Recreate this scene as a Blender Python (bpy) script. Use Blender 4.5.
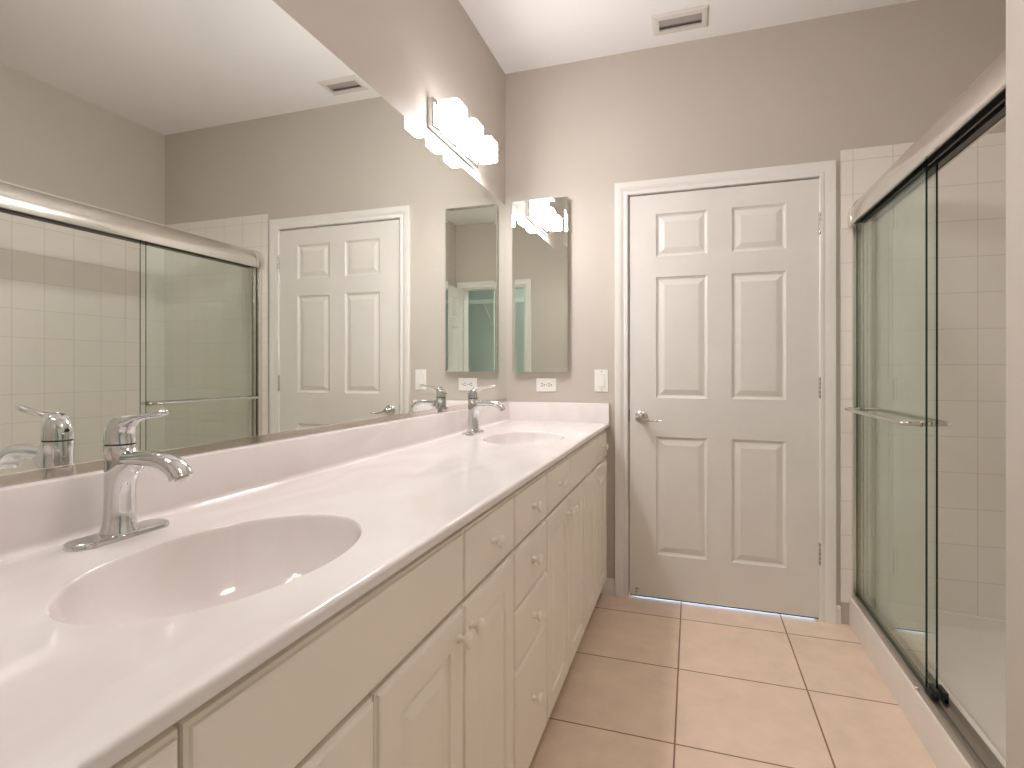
import bpy, bmesh, math, random
from mathutils import Vector, Matrix

for o in list(bpy.data.objects):
    bpy.data.objects.remove(o, do_unlink=True)
scene = bpy.context.scene
COL = scene.collection
random.seed(7)

# ------------------------------------------------------------------ camera, world, exposure
D = 2.8373          # far wall (door wall) plane, y
H = 2.784           # ceiling
XR = 2.50           # shower far wall, x
F_PX = 545.71
cam_data = bpy.data.cameras.new('camera')
cam = bpy.data.objects.new('camera', cam_data)
COL.objects.link(cam)
cam.location = (0.969, 0.0, 1.1591)
cam.rotation_euler = (math.pi / 2, 0, math.radians(18.2634))
cam_data.sensor_fit = 'HORIZONTAL'
cam_data.sensor_width = 36.0
cam_data.lens = F_PX / 1024 * 36.0
cam_data.shift_y = -(384 - 369.743) / 1024
cam_data.clip_start = 0.01
scene.camera = cam

world = bpy.data.worlds.new('world')
scene.world = world
world.use_nodes = True
wb = world.node_tree.nodes['Background']
wb.inputs[0].default_value = (0.45, 0.68, 1.0, 1)   # daylight of the rooms beyond the doors
wb.inputs[1].default_value = 4.0

scene.view_settings.view_transform = 'Standard'
scene.view_settings.look = 'None'
scene.view_settings.gamma = 1.0
scene.view_settings.use_curve_mapping = False
scene.view_settings.exposure = 1.06
scene.cycles.max_bounces = 12
scene.cycles.diffuse_bounces = 6
scene.cycles.glossy_bounces = 8
scene.cycles.transmission_bounces = 8
scene.cycles.transparent_max_bounces = 16
scene.cycles.blur_glossy = 0.6

SHADE_EMIT = (6.0, 36.0, 55.0, 2.2)   # glow per face to steer the light: sides, front, bottom, top
#      # vanity lamp shades
CEIL_EMIT = 18.0        # added unseen fill lamp on the ceiling
LAMP_COL = (1.0, 0.962, 0.965)
NEAR_DIM = 0.32         # added unseen lamp over the near sink, dimmed to balance its counter
CLOSET_EMIT = 30.0  # added unseen lamp that brightens the closet


# ------------------------------------------------------------------ materials
def new_mat(name):
    m = bpy.data.materials.new(name)
    m.use_nodes = True
    return m, m.node_tree, m.node_tree.nodes['Principled BSDF']


def link(nt, a, b):
    nt.links.new(a, b)


def plain(name, col, rough=0.5, metal=0.0, coat=0.0, var=0.03, scale=6.0, bump=0.0, bscale=200.0, spec=None):
    """paint / metal with a faint procedural mottling"""
    m, nt, b = new_mat(name)
    b.inputs['Roughness'].default_value = rough
    b.inputs['Metallic'].default_value = metal
    b.inputs['Coat Weight'].default_value = coat
    if spec is not None:
        b.inputs['Specular IOR Level'].default_value = spec
    tc = nt.nodes.new('ShaderNodeTexCoord')
    nz = nt.nodes.new('ShaderNodeTexNoise')
    nz.inputs['Scale'].default_value = scale
    nz.inputs['Detail'].default_value = 3
    link(nt, tc.outputs['Object'], nz.inputs['Vector'])
    rp = nt.nodes.new('ShaderNodeValToRGB')
    lo = [c * (1 - var) for c in col]
    hi = [min(1, c * (1 + var)) for c in col]
    rp.color_ramp.elements[0].position = 0.3
    rp.color_ramp.elements[1].position = 0.7
    rp.color_ramp.elements[0].color = (*lo, 1)
    rp.color_ramp.elements[1].color = (*hi, 1)
    link(nt, nz.outputs['Fac'], rp.inputs['Fac'])
    link(nt, rp.outputs['Color'], b.inputs['Base Color'])
    if bump:
        n2 = nt.nodes.new('ShaderNodeTexNoise')
        n2.inputs['Scale'].default_value = bscale
        link(nt, tc.outputs['Object'], n2.inputs['Vector'])
        bp = nt.nodes.new('ShaderNodeBump')
        bp.inputs['Strength'].default_value = bump
        bp.inputs['Distance'].default_value = 0.002
        link(nt, n2.outputs['Fac'], bp.inputs['Height'])
        link(nt, bp.outputs['Normal'], b.inputs['Normal'])
    return m


def tile_mat(name, axes, origin, pitch, mortar, col, col2, grout, rough, mottling=0.06, nscale=5.0, bump=0.4):
    """square tiles on a plane; axes = which object axes run along the tile rows"""
    m, nt, b = new_mat(name)
    tc = nt.nodes.new('ShaderNodeTexCoord')
    sp = nt.nodes.new('ShaderNodeSeparateXYZ')
    link(nt, tc.outputs['Object'], sp.inputs[0])
    cb = nt.nodes.new('ShaderNodeCombineXYZ')
    for k in (0, 1):
        ad = nt.nodes.new('ShaderNodeMath')
        ad.operation = 'SUBTRACT'
        link(nt, sp.outputs[axes[k]], ad.inputs[0])
        ad.inputs[1].default_value = origin[k] - 40 * pitch
        link(nt, ad.outputs[0], cb.inputs[k])
    br = nt.nodes.new('ShaderNodeTexBrick')
    br.offset = 0.0
    br.squash = 1.0
    br.inputs['Scale'].default_value = 1.0
    br.inputs['Brick Width'].default_value = pitch
    br.inputs['Row Height'].default_value = pitch
    br.inputs['Mortar Size'].default_value = mortar
    br.inputs['Mortar Smooth'].default_value = 0.25
    br.inputs['Bias'].default_value = 0.0
    br.inputs['Color1'].default_value = (*col, 1)
    br.inputs['Color2'].default_value = (*col2, 1)
    br.inputs['Mortar'].default_value = (*grout, 1)
    link(nt, cb.outputs[0], br.inputs['Vector'])
    nz = nt.nodes.new('ShaderNodeTexNoise')
    nz.inputs['Scale'].default_value = nscale
    nz.inputs['Detail'].default_value = 5
    nz.inputs['Roughness'].default_value = 0.6
    link(nt, tc.outputs['Object'], nz.inputs['Vector'])
    mr = nt.nodes.new('ShaderNodeMapRange')
    mr.inputs['From Min'].default_value = 0.3
    mr.inputs['From Max'].default_value = 0.7
    mr.inputs['To Min'].default_value = 1 - mottling
    mr.inputs['To Max'].default_value = 1 + mottling
    link(nt, nz.outputs['Fac'], mr.inputs['Value'])
    mx = nt.nodes.new('ShaderNodeVectorMath')
    mx.operation = 'SCALE'
    link(nt, br.outputs['Color'], mx.inputs[0])
    link(nt, mr.outputs[0], mx.inputs['Scale'])
    link(nt, mx.outputs[0], b.inputs['Base Color'])
    rg = nt.nodes.new('ShaderNodeMapRange')
    rg.inputs['To Min'].default_value = rough
    rg.inputs['To Max'].default_value = 0.8
    link(nt, br.outputs['Fac'], rg.inputs['Value'])
    link(nt, rg.outputs[0], b.inputs['Roughness'])
    bp = nt.nodes.new('ShaderNodeBump')
    bp.invert = True
    bp.inputs['Strength'].default_value = bump
    bp.inputs['Distance'].default_value = 0.002
    link(nt, br.outputs['Fac'], bp.inputs['Height'])
    link(nt, bp.outputs['Normal'], b.inputs['Normal'])
    return m


def marble_mat(name):
    m, nt, b = new_mat(name)
    tc = nt.nodes.new('ShaderNodeTexCoord')
    mp = nt.nodes.new('ShaderNodeMapping')
    mp.inputs['Scale'].default_value = (1.0, 0.45, 1.0)
    mp.inputs['Rotation'].default_value = (0, 0, 0.25)
    link(nt, tc.outputs['Object'], mp.inputs[0])
    nz = nt.nodes.new('ShaderNodeTexNoise')
    nz.inputs['Scale'].default_value = 5.5
    nz.inputs['Detail'].default_value = 5
    nz.inputs['Distortion'].default_value = 1.2
    link(nt, mp.outputs[0], nz.inputs['Vector'])
    rp = nt.nodes.new('ShaderNodeValToRGB')
    rp.color_ramp.elements[0].position = 0.35
    rp.color_ramp.elements[1].position = 0.65
    rp.color_ramp.elements[0].color = (0.80, 0.735, 0.71, 1)
    rp.color_ramp.elements[1].color = (0.86, 0.81, 0.795, 1)
    link(nt, nz.outputs['Fac'], rp.inputs['Fac'])
    link(nt, rp.outputs['Color'], b.inputs['Base Color'])
    b.inputs['Roughness'].default_value = 0.09
    b.inputs['Specular IOR Level'].default_value = 0.5
    return m


def mirror_mat(name, col):
    m, nt, b = new_mat(name)
    b.inputs['Base Color'].default_value = (*col, 1)
    b.inputs['Metallic'].default_value = 1.0
    b.inputs['Roughness'].default_value = 0.0
    return m


def emit_mat(name, col, strength):
    m, nt, b = new_mat(name)
    b.inputs['Base Color'].default_value = (0.9, 0.9, 0.9, 1)
    b.inputs['Emission Color'].default_value = (*col, 1)
    b.inputs['Emission Strength'].default_value = strength
    return m


def glass_mat(name, tint):
    """clear architectural sheet glass: tinted see-through plus a Fresnel reflection"""
    m, nt, b = new_mat(name)
    nt.nodes.remove(b)
    out = nt.nodes['Material Output']
    tr = nt.nodes.new('ShaderNodeBsdfTransparent')
    tr.inputs[0].default_value = (*tint, 1)
    gl = nt.nodes.new('ShaderNodeBsdfGlossy')
    gl.inputs['Roughness'].default_value = 0.0
    gl.inputs[0].default_value = (0.92, 1.0, 0.95, 1)
    lw = nt.nodes.new('ShaderNodeLayerWeight')       # Schlick reflectance from the facing angle
    lw.inputs['Blend'].default_value = 0.5
    pw = nt.nodes.new('ShaderNodeMath')
    pw.operation = 'POWER'
    pw.inputs[1].default_value = 5.0
    link(nt, lw.outputs['Facing'], pw.inputs[0])
    fr = nt.nodes.new('ShaderNodeMapRange')
    fr.inputs['To Min'].default_value = 0.04
    fr.inputs['To Max'].default_value = 1.0
    link(nt, pw.outputs[0], fr.inputs['Value'])
    mx = nt.nodes.new('ShaderNodeMixShader')
    link(nt, fr.outputs[0], mx.inputs[0])
    link(nt, tr.outputs[0], mx.inputs[1])
    link(nt, gl.outputs[0], mx.inputs[2])
    link(nt, mx.outputs[0], out.inputs['Surface'])
    return m


M = {}
M['wall'] = plain('greige wall paint', (0.55, 0.497, 0.436), 0.6, var=0.015, scale=3, bump=0.06, bscale=260)
M['ceiling'] = plain('white ceiling paint', (0.88, 0.86, 0.855), 0.8, var=0.015, scale=3, bump=0.08, bscale=160)
M['trim'] = plain('white semi gloss trim paint', (0.80, 0.77, 0.73), 0.35, var=0.015)
M['door'] = plain('white door paint', (0.76, 0.725, 0.68), 0.4, var=0.02)
M['cab'] = plain('cream cabinet paint', (0.90, 0.83, 0.735), 0.3, var=0.02, scale=4)
M['cabbody'] = plain('cream cabinet frame paint', (0.72, 0.66, 0.56), 0.4, var=0.02)
M['marble'] = marble_mat('cultured marble')
M['chrome'] = plain('polished chrome', (0.70, 0.70, 0.70), 0.05, metal=1.0, var=0.0)
M['nickel'] = plain('satin nickel', (0.60, 0.57, 0.53), 0.22, metal=1.0, var=0.02)
M['alu'] = plain('brushed aluminium rail', (0.80, 0.76, 0.72), 0.24, metal=1.0, var=0.02)
M['track_shade'] = plain('track recess shade', (0.10, 0.095, 0.09), 0.4, metal=0.6, var=0.03)  # dark tone paints in the shade of the header recess
M['alu_track'] = plain('dull aluminium track', (0.46, 0.43, 0.40), 0.3, metal=1.0, var=0.02)
M['channel'] = plain('polished metal channel', (0.74, 0.69, 0.65), 0.07, metal=1.0, var=0.02)
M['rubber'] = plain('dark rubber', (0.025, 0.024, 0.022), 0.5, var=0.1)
M['plastic'] = plain('white plate plastic', (0.84, 0.81, 0.78), 0.3, var=0.01)
M['dark'] = plain('dark slot', (0.02, 0.018, 0.016), 0.6, var=0.1)
M['vent'] = plain('white vent enamel', (0.70, 0.66, 0.62), 0.45, var=0.02)
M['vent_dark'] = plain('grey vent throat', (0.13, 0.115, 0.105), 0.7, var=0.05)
M['pan'] = plain('white acrylic shower pan', (0.78, 0.73, 0.67), 0.22, var=0.02)
M['mirror'] = mirror_mat('silvered mirror', (0.90, 0.93, 0.90))
M['cabmirror'] = mirror_mat('silvered cabinet mirror', (0.86, 0.90, 0.845))
M['mirror_edge'] = plain('mirror edge', (0.45, 0.46, 0.43), 0.15, metal=0.9, var=0.02)
for _k in range(4):
    _n = ('side', 'front', 'bottom', 'top')[_k]
    M['shade%d' % _k] = emit_mat('lit frosted shade ' + _n, LAMP_COL, SHADE_EMIT[_k])
    M['dim%d' % _k] = emit_mat('added dim shade ' + _n, LAMP_COL, SHADE_EMIT[_k] * NEAR_DIM)
M['fill_lamp'] = emit_mat('added ceiling fill glow', LAMP_COL, CEIL_EMIT)
M['closet_fill'] = emit_mat('added closet fill glow', (0.95, 1.0, 0.98), CLOSET_EMIT)
M['glass'] = glass_mat('shower glass', (0.963, 0.975, 0.962))
M['glass_edge'] = plain('cut glass edge', (0.012, 0.035, 0.026), 0.15, var=0.1)
M['closet'] = plain('pale mint closet paint', (0.56, 0.63, 0.60), 0.7, var=0.015)
M['wire'] = plain('white coated wire', (0.82, 0.85, 0.83), 0.35, var=0.01)
M['red'] = plain('red dot', (0.5, 0.03, 0.02), 0.3)
M['floor'] = tile_mat('beige floor tile', (0, 1), (0.918, 2.210), 0.4465, 0.0032, (0.83, 0.655, 0.51), (0.805, 0.635, 0.495),
                      (0.27, 0.165, 0.105), 0.30, mottling=0.07, nscale=9)
TC1, TC2, TG = (0.83, 0.785, 0.725), (0.82, 0.775, 0.715), (0.64, 0.595, 0.54)
M['tile_xz'] = tile_mat('white wall tile end wall', (0, 2), (1.661, 2.1075), 0.1545, 0.0018, TC1, TC2, TG, 0.16, 0.015, 4)
M['tile_yz'] = tile_mat('white wall tile long wall', (1, 2), (2.091, 2.1075), 0.1545, 0.0018, TC1, TC2, TG, 0.16, 0.015, 4)
M['tile_trim'] = plain('white tile trim', TC1, 0.16, var=0.01)


# ------------------------------------------------------------------ geometry helpers
def box(bm, x0, x1, y0, y1, z0, z1):
    v = [bm.verts.new(p) for p in ((x0, y0, z0), (x1, y0, z0), (x1, y1, z0), (x0, y1, z0),
                                   (x0, y0, z1), (x1, y0, z1), (x1, y1, z1), (x0, y1, z1))]
    fs = []
    for f in ((3, 2, 1, 0), (4, 5, 6, 7), (0, 1, 5, 4), (1, 2, 6, 5), (2, 3, 7, 6), (3, 0, 4, 7)):
        fs.append(bm.faces.new([v[i] for i in f]))
    return fs


def prism(bm, prof, axis, a0, a1):
    """extrude a 2-D outline along an axis ('x': prof=(y,z), 'y': prof=(x,z), 'z': prof=(x,y))"""
    def P(p, a):
        return {'x': (a, p[0], p[1]), 'y': (p[0], a, p[1]), 'z': (p[0], p[1], a)}[axis]
    A = [bm.verts.new(P(p, a0)) for p in prof]
    B = [bm.verts.new(P(p, a1)) for p in prof]
    n = len(prof)
    for i in range(n):
        bm.faces.new((A[i], A[(i + 1) % n], B[(i + 1) % n], B[i]))
    bm.faces.new(A[::-1])
    bm.faces.new(B)


def loft(bm, rings, close=True, cap0=True, cap1=True):
    R = [[bm.verts.new(p) for p in r] for r in rings]
    n = len(R[0])
    for a, b in zip(R[:-1], R[1:]):
        for i in range(n if close else n - 1):
            j = (i + 1) % n
            bm.faces.new((a[i], a[j], b[j], b[i]))
    if cap0:
        bm.faces.new(R[0][::-1])
    if cap1:
        bm.faces.new(R[-1])
    return R


def lathe(bm, prof, c, axis='z', seg=28):
    """prof = list of (radius, offset along the axis)"""
    ax = {'x': Vector((1, 0, 0)), 'y': Vector((0, 1, 0)), 'z': Vector((0, 0, 1))}[axis]
    u = Vector((0, 1, 0)) if axis == 'x' else Vector((1, 0, 0))
    w = ax.cross(u)
    c = Vector(c)
    rings = []
    for r, t in prof:
        r = max(r, 0.0002)
        rings.append([c + ax * t + (u * math.cos(k * 2 * math.pi / seg) + w * math.sin(k * 2 * math.pi / seg)) * r
                      for k in range(seg)])
    loft(bm, rings)


def tube(bm, pts, r, seg=10):
    pts = [Vector(p) for p in pts]
    rings = []
    up = Vector((0, 0, 1))
    for i, p in enumerate(pts):
        t = (pts[min(i + 1, len(pts) - 1)] - pts[max(i - 1, 0)]).normalized()
        ref = up if abs(t.z) < 0.9 else Vector((1, 0, 0))
        a = t.cross(ref).normalized()
        b = a.cross(t).normalized()
        rr = r[i] if isinstance(r, (list, tuple)) else r
        rings.append([p + (a * math.cos(k * 2 * math.pi / seg) + b * math.sin(k * 2 * math.pi / seg)) * rr
                      for k in range(seg)])
    loft(bm, rings)


def obj(name, bm, mat, parent=None, bevel=0.0, seg=2, smooth=None, subsurf=0):
    bmesh.ops.recalc_face_normals(bm, faces=bm.faces[:])
    me = bpy.data.meshes.new(name)
    bm.to_mesh(me)
    bm.free()
    mats = mat if isinstance(mat, (list, tuple)) else [mat]
    for m in mats:
        me.materials.append(m)
    if smooth is not None:
        me.shade_smooth()
        me.set_sharp_from_angle(angle=math.radians(smooth))
    o = bpy.data.objects.new(name, me)
    COL.objects.link(o)
    if parent:
        o.parent = parent
        if parent.parent is None:      # geometry is written in world coordinates: undo the thing's base point
            o.location = -Vector(BASE.get(parent.name, (0, 0, 0)))
    if bevel:
        b = o.modifiers.new('bevel', 'BEVEL')
        b.width = bevel
        b.segments = seg
        b.limit_method = 'ANGLE'
        b.angle_limit = math.radians(40)
    if subsurf:
        s = o.modifiers.new('subsurf', 'SUBSURF')
        s.levels = subsurf
        s.render_levels = subsurf
    return o


BASE = {}


def thing(name, label, cat, base, group=None):
    o = bpy.data.objects.new(name, None)
    o.empty_display_size = 0.05
    COL.objects.link(o)
    o.location = base
    BASE[o.name] = base
    tag(o, label, cat, group)
    return o


def tag(o, label, cat, group=None):
    o['label'] = label
    o['category'] = cat
    if group:
        o['group'] = group
    return o


def struct(o, label, cat):
    o['kind'] = 'structure'
    o['label'] = label
    o['category'] = cat
    return o


def new():
    return bmesh.new()


def boxobj(name, dims, mat, parent=None, bevel=0.0, seg=2):
    bm = new()
    box(bm, *dims)
    return obj(name, bm, mat, parent, bevel, seg)


def panel_sheet(bm, P, W, Hh, panels, rings):
    """front sheet W x Hh with moulded panels. P(u, v, d) -> point, d = height above the sheet.
    panels = (u0, u1, v0, v1); rings = (inset, height) pairs inside each panel"""
    us = sorted({0.0, W} | {p[0] for p in panels} | {p[1] for p in panels})
    vs = sorted({0.0, Hh} | {p[2] for p in panels} | {p[3] for p in panels})
    V = {}

    def vert(u, v, d=0.0):
        k = (round(u, 5), round(v, 5), round(d, 5))
        if k not in V:
            V[k] = bm.verts.new(P(u, v, d))
        return V[k]
    for i in range(len(us) - 1):
        for j in range(len(vs) - 1):
            cu, cv = (us[i] + us[i + 1]) / 2, (vs[j] + vs[j + 1]) / 2
            if any(p[0] < cu < p[1] and p[2] < cv < p[3] for p in panels):
                continue
            bm.faces.new((vert(us[i], vs[j]), vert(us[i + 1], vs[j]), vert(us[i + 1], vs[j + 1]), vert(us[i], vs[j + 1])))
    for (u0, u1, v0, v1) in panels:
        # outer ring carries every grid vertex on its border
        prev = [(u, v0) for u in us if u0 <= u <= u1] + [(u1, v) for v in vs if v0 < v <= v1] + \
               [(u, v1) for u in reversed(us) if u0 <= u < u1] + [(u0, v) for v in reversed(vs) if v0 < v < v1]
        corners = [(u0, v0), (u1, v0), (u1, v1), (u0, v1)]
        prev_c = corners
        d0 = 0.0
        first = True
        for ins, d in rings:
            cur = [(u0 + ins, v0 + ins), (u1 - ins, v0 + ins), (u1 - ins, v1 - ins), (u0 + ins, v1 - ins)]
            for k in range(4):
                a, b = prev_c[k], prev_c[(k + 1) % 4]
                if first:
                    side = [q for q in prev if min(a[0], b[0]) - 1e-6 <= q[0] <= max(a[0], b[0]) + 1e-6
                            and min(a[1], b[1]) - 1e-6 <= q[1] <= max(a[1], b[1]) + 1e-6]
                    side.sort(key=lambda q: (q[0] - a[0]) ** 2 + (q[1] - a[1]) ** 2)
                else:
                    side = [a, b]
                loop = [vert(q[0], q[1], d0) for q in side] + [vert(*cur[(k + 1) % 4], d), vert(*cur[k], d)]
                bm.faces.new(loop)
            prev_c, d0, first = cur, d, False
        bm.faces.new([vert(*c, d0) for c in prev_c])
    return us, vs, vert


def rect_border(us, vs, W, Hh):
    return [(u, 0.0) for u in us] + [(W, v) for v in vs[1:]] + [(u, Hh) for u in reversed(us[:-1])] + \
           [(0.0, v) for v in reversed(vs[1:-1])]


def panel_slab(bm, P, W, Hh, T, panels, rings, edge=None, both=False):
    """slab of thickness T with a moulded front (and back when both). edge = (inset, drop) steps of the routed rim"""
    def Pf(u, v, d):
        return P(u, v, d)
    us, vs, vert = panel_sheet(bm, Pf, W, Hh, panels, rings)
    border = rect_border(us, vs, W, Hh)
    if both:
        us2, vs2, vert2 = panel_sheet(bm, lambda u, v, d: P(u, v, -T - d), W, Hh, panels, rings)
        n = len(border)
        for k in range(n):
            a, b = border[k], border[(k + 1) % n]
            bm.faces.new((vert(*a), vert(*b), vert2(*b), vert2(*a)))
        return
    steps = [(0.0, 0.0)] + (edge or [])
    loops = []
    for ins, d in steps + [(steps[-1][0], -T)]:
        if loops == []:
            loops.append([vert(*q) for q in border])
            continue
        ring = []
        for (u, v) in border:
            du = ins if u <= 1e-6 else (-ins if u >= W - 1e-6 else 0)
            dv = ins if v <= 1e-6 else (-ins if v >= Hh - 1e-6 else 0)
            ring.append(bm.verts.new(P(u + du, v + dv, d)))
        loops.append(ring)
    n = len(border)
    for a, b in zip(loops[:-1], loops[1:]):
        for k in range(n):
            j = (k + 1) % n
            bm.faces.new((a[k], a[j], b[j], b[k]))
    bm.faces.new(loops[-1])


# ================================================================== ROOM SHELL
WT = 0.12
Y0 = -0.02                   # room face of the wall with the closet doorway
XN = 1.55                    # near right wall face
YN = 1.316                    # near end of the shower
# door openings
DX0, DX1, DZ = 0.6615, 1.530, 2.048
CX0, CX1, CZ = 0.74, 1.462, 2.066

o = boxobj('floor', (-0.12, 2.65, -1.15, D + 1.3, -0.06, 0.0), M['floor'])
struct(o, 'beige square floor tiles with dark grout', 'floor')
o = boxobj('ceiling', (-0.12, 2.65, Y0 - WT, D + WT, H, H + 0.08), M['ceiling'])
struct(o, 'plain white ceiling above the bathroom', 'ceiling')
o = boxobj('wall_left', (-0.126, -0.006, Y0 - WT, D + WT, 0.0, H), M['wall'])
struct(o, 'greige painted wall behind the long mirror and vanity light', 'wall')
bm = new()
box(bm, -0.006, DX0, D, D + WT, 0, H)
box(bm, DX1, XR + 0.15, D, D + WT, 0, H)
box(bm, DX0, DX1, D, D + WT, DZ, H)
o = obj('wall_back', bm, M['wall'])
struct(o, 'greige painted end wall around the six panel door', 'wall')
o = boxobj('wall_right', (XR, XR + 0.15, YN - WT, D, 0, H), M['wall'])
struct(o, 'greige painted wall above the tile on the long side of the shower', 'wall')
bm = new()
prism(bm, [(XN, Y0), (XN, YN), (XR, YN), (XR, YN - WT), (XN + WT, YN - WT), (XN + WT, Y0)], 'z', 0, H)
o = obj('wall_right_near', bm, M['wall'], bevel=0.004)
struct(o, 'greige wall end at the right edge, in front of the shower', 'wall')
bm = new()
box(bm, -0.006, CX0, Y0 - WT, Y0, 0, H)
box(bm, CX1, 2.65, Y0 - WT, Y0, 0, H)
box(bm, CX0, CX1, Y0 - WT, Y0, CZ, H)
o = obj('wall_front', bm, M['wall'])
struct(o, 'greige wall around the closet doorway, seen in the medicine cabinet mirror', 'wall')

# closet behind the doorway
CB = -0.86
bm = new()
box(bm, -0.12, 2.2, CB - 0.1, CB, 0, 2.6)
o = obj('wall_closet_back', bm, M['closet'])
struct(o, 'pale mint back wall of the closet, seen in the mirrors', 'wall')
bm = new()
box(bm, -0.12, -0.02, CB, Y0 - WT, 0, 2.6)
o = obj('wall_closet_left', bm, M['closet'])
struct(o, 'pale mint left wall of the closet', 'wall')
bm = new()
box(bm, 2.1, 2.2, CB, Y0 - WT, 0, 2.6)
o = obj('wall_closet_right', bm, M['closet'])
struct(o, 'pale mint right wall of the closet', 'wall')
o = boxobj('ceiling_closet', (-0.12, 2.2, CB - 0.1, Y0 - WT, 2.6, 2.68), M['ceiling'])
struct(o, 'white ceiling of the closet', 'ceiling')


def casing(name, x0, x1, z1, yface, sgn, mat):
    """moulded three-sided door casing; sgn = -1 faces -y, +1 faces +y"""
    w = 0.066
    prof = [(0.000, 0.0), (0.000, 0.009), (0.004, 0.012), (0.016, 0.012), (0.020, 0.009), (0.026, 0.010), (0.034, 0.015),
            (0.040, 0.017), (0.058, 0.018), (0.064, 0.018), (w, 0.015), (w, 0.0)]
    bm = new()
    rings = []
    for (cx, cz, ox, oz) in ((x0, 0.0, -1, 0), (x0, z1, -1, 1), (x1, z1, 1, 1), (x1, 0.0, 1, 0)):
        rings.append([(cx + ox * d, yface + sgn * h, cz + oz * d) for d, h in prof])
    loft(bm, rings)
    return obj(name, bm, mat, smooth=30)


o = casing('trim_1', DX0 - 0.003, DX1 - 0.004, DZ + 0.001, D, -1, M['trim'])
struct(o, 'white moulded casing around the closed six panel door', 'door casing')
o = casing('trim_2', CX0 - 0.004, CX1 + 0.004, CZ + 0.002, Y0, 1, M['trim'])
struct(o, 'white casing of the closet doorway, seen in the mirrors', 'door casing')
# jamb linings
bm = new()
box(bm, CX0 - 0.001, CX0 + 0.012, Y0 - WT, Y0, 0, CZ)
box(bm, CX1 - 0.012, CX1 + 0.001, Y0 - WT, Y0, 0, CZ)
box(bm, CX0, CX1, Y0 - WT, Y0, CZ - 0.012, CZ + 0.001)
o = obj('trim_3', bm, M['trim'])
struct(o, 'white jamb lining of the closet doorway', 'door jamb')
bm = new()
box(bm, DX0 - 0.001, DX0 + 0.0008, D, D + WT, 0, DZ)
box(bm, DX1 - 0.0008, DX1 + 0.001, D, D + WT, 0, DZ)
box(bm, DX0, DX1, D, D + WT, DZ - 0.0008, DZ + 0.001)
box(bm, DX0, DX0 + 0.014, D + 0.042, D + 0.078, 0.0, DZ)
box(bm, DX1 - 0.014, DX1, D + 0.042, D + 0.078, 0.0, DZ)
box(bm, DX0, DX1, D + 0.042, D + 0.078, DZ - 0.014, DZ)
o = obj('trim_4', bm, M['trim'])
struct(o, 'white jamb and stop around the closed six panel door', 'door jamb')

bb = [(0.0, 0.0), (-0.011, 0.0), (-0.011, 0.066), (-0.008, 0.076), (-0.003, 0.081), (0.0, 0.082)]
bm = new()
prism(bm, [(D + a, b) for a, b in bb], 'x', 0.52, DX0 - 0.0695)
o = obj('baseboard_back_left', bm, M['trim'])
struct(o, 'short white baseboard between vanity and door casing', 'baseboard')
bm = new()
prism(bm, [(D + a, b) for a, b in bb], 'x', DX1 + 0.063, 1.612)
o = obj('baseboard_back_right', bm, M['trim'])
struct(o, 'short white baseboard between door casing and shower', 'baseboard')
bm = new()
prism(bm, [(XN + a, b) for a, b in bb], 'y', Y0 + 0.02, YN - 0.001)
o = obj('baseboard_right', bm, M['trim'])
struct(o, 'white baseboard along the near right wall', 'baseboard')

# shower tile
TZ = 2.160
TH = 0.008
PZ = 0.1005      # top of the pan rim behind the tile
bm = new()
box(bm, 1.611, XR, D - TH, D, PZ, TZ)
o = obj('wall_tile_back', bm, M['tile_xz'], bevel=0.003)
struct(o, 'white square wall tile on the end wall of the shower beside the door', 'wall tile')
bm = new()
box(bm, XR - TH, XR, YN + TH, D - TH, PZ, TZ)
o = obj('wall_tile_right', bm, M['tile_yz'], bevel=0.003)
struct(o, 'white square wall tile on the long wall of the shower', 'wall tile')
bm = new()
box(bm, 1.611, XR, YN, YN + TH, PZ, TZ)
o = obj('wall_tile_near', bm, M['tile_xz'], bevel=0.003)
struct(o, 'white square wall tile on the near end wall of the shower', 'wall tile')


# ================================================================== DOORS
def six_panels(W):
    s = W / 0.8635
    a0, a1, b0, b1 = 0.131 * s, 0.3755 * s, 0.4865 * s, 0.7255 * s
    rows = [(0.215, 0.81), (1.005, 1.612), (1.716, 1.93)]
    return [(u0, u1, v0, v1) for (u0, u1) in ((a0, a1), (b0, b1)) for (v0, v1) in rows]


DR = [(0.004, -0.005), (0.012, -0.009), (0.016, -0.009), (0.040, -0.002), (0.043, -0.0015)]
bm = new()
dw, dh = 0.8610, 2.0300
panel_slab(bm, lambda u, v, d: (DX0 + 0.0042 + u, D + 0.0015 - d, 0.0125 + v), dw, dh, 0.038, six_panels(dw), DR, both=True)
door = obj('door_1', bm, M['door'])
struct(door, 'closed white six panel door with lever handle at the far end', 'door')


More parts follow.
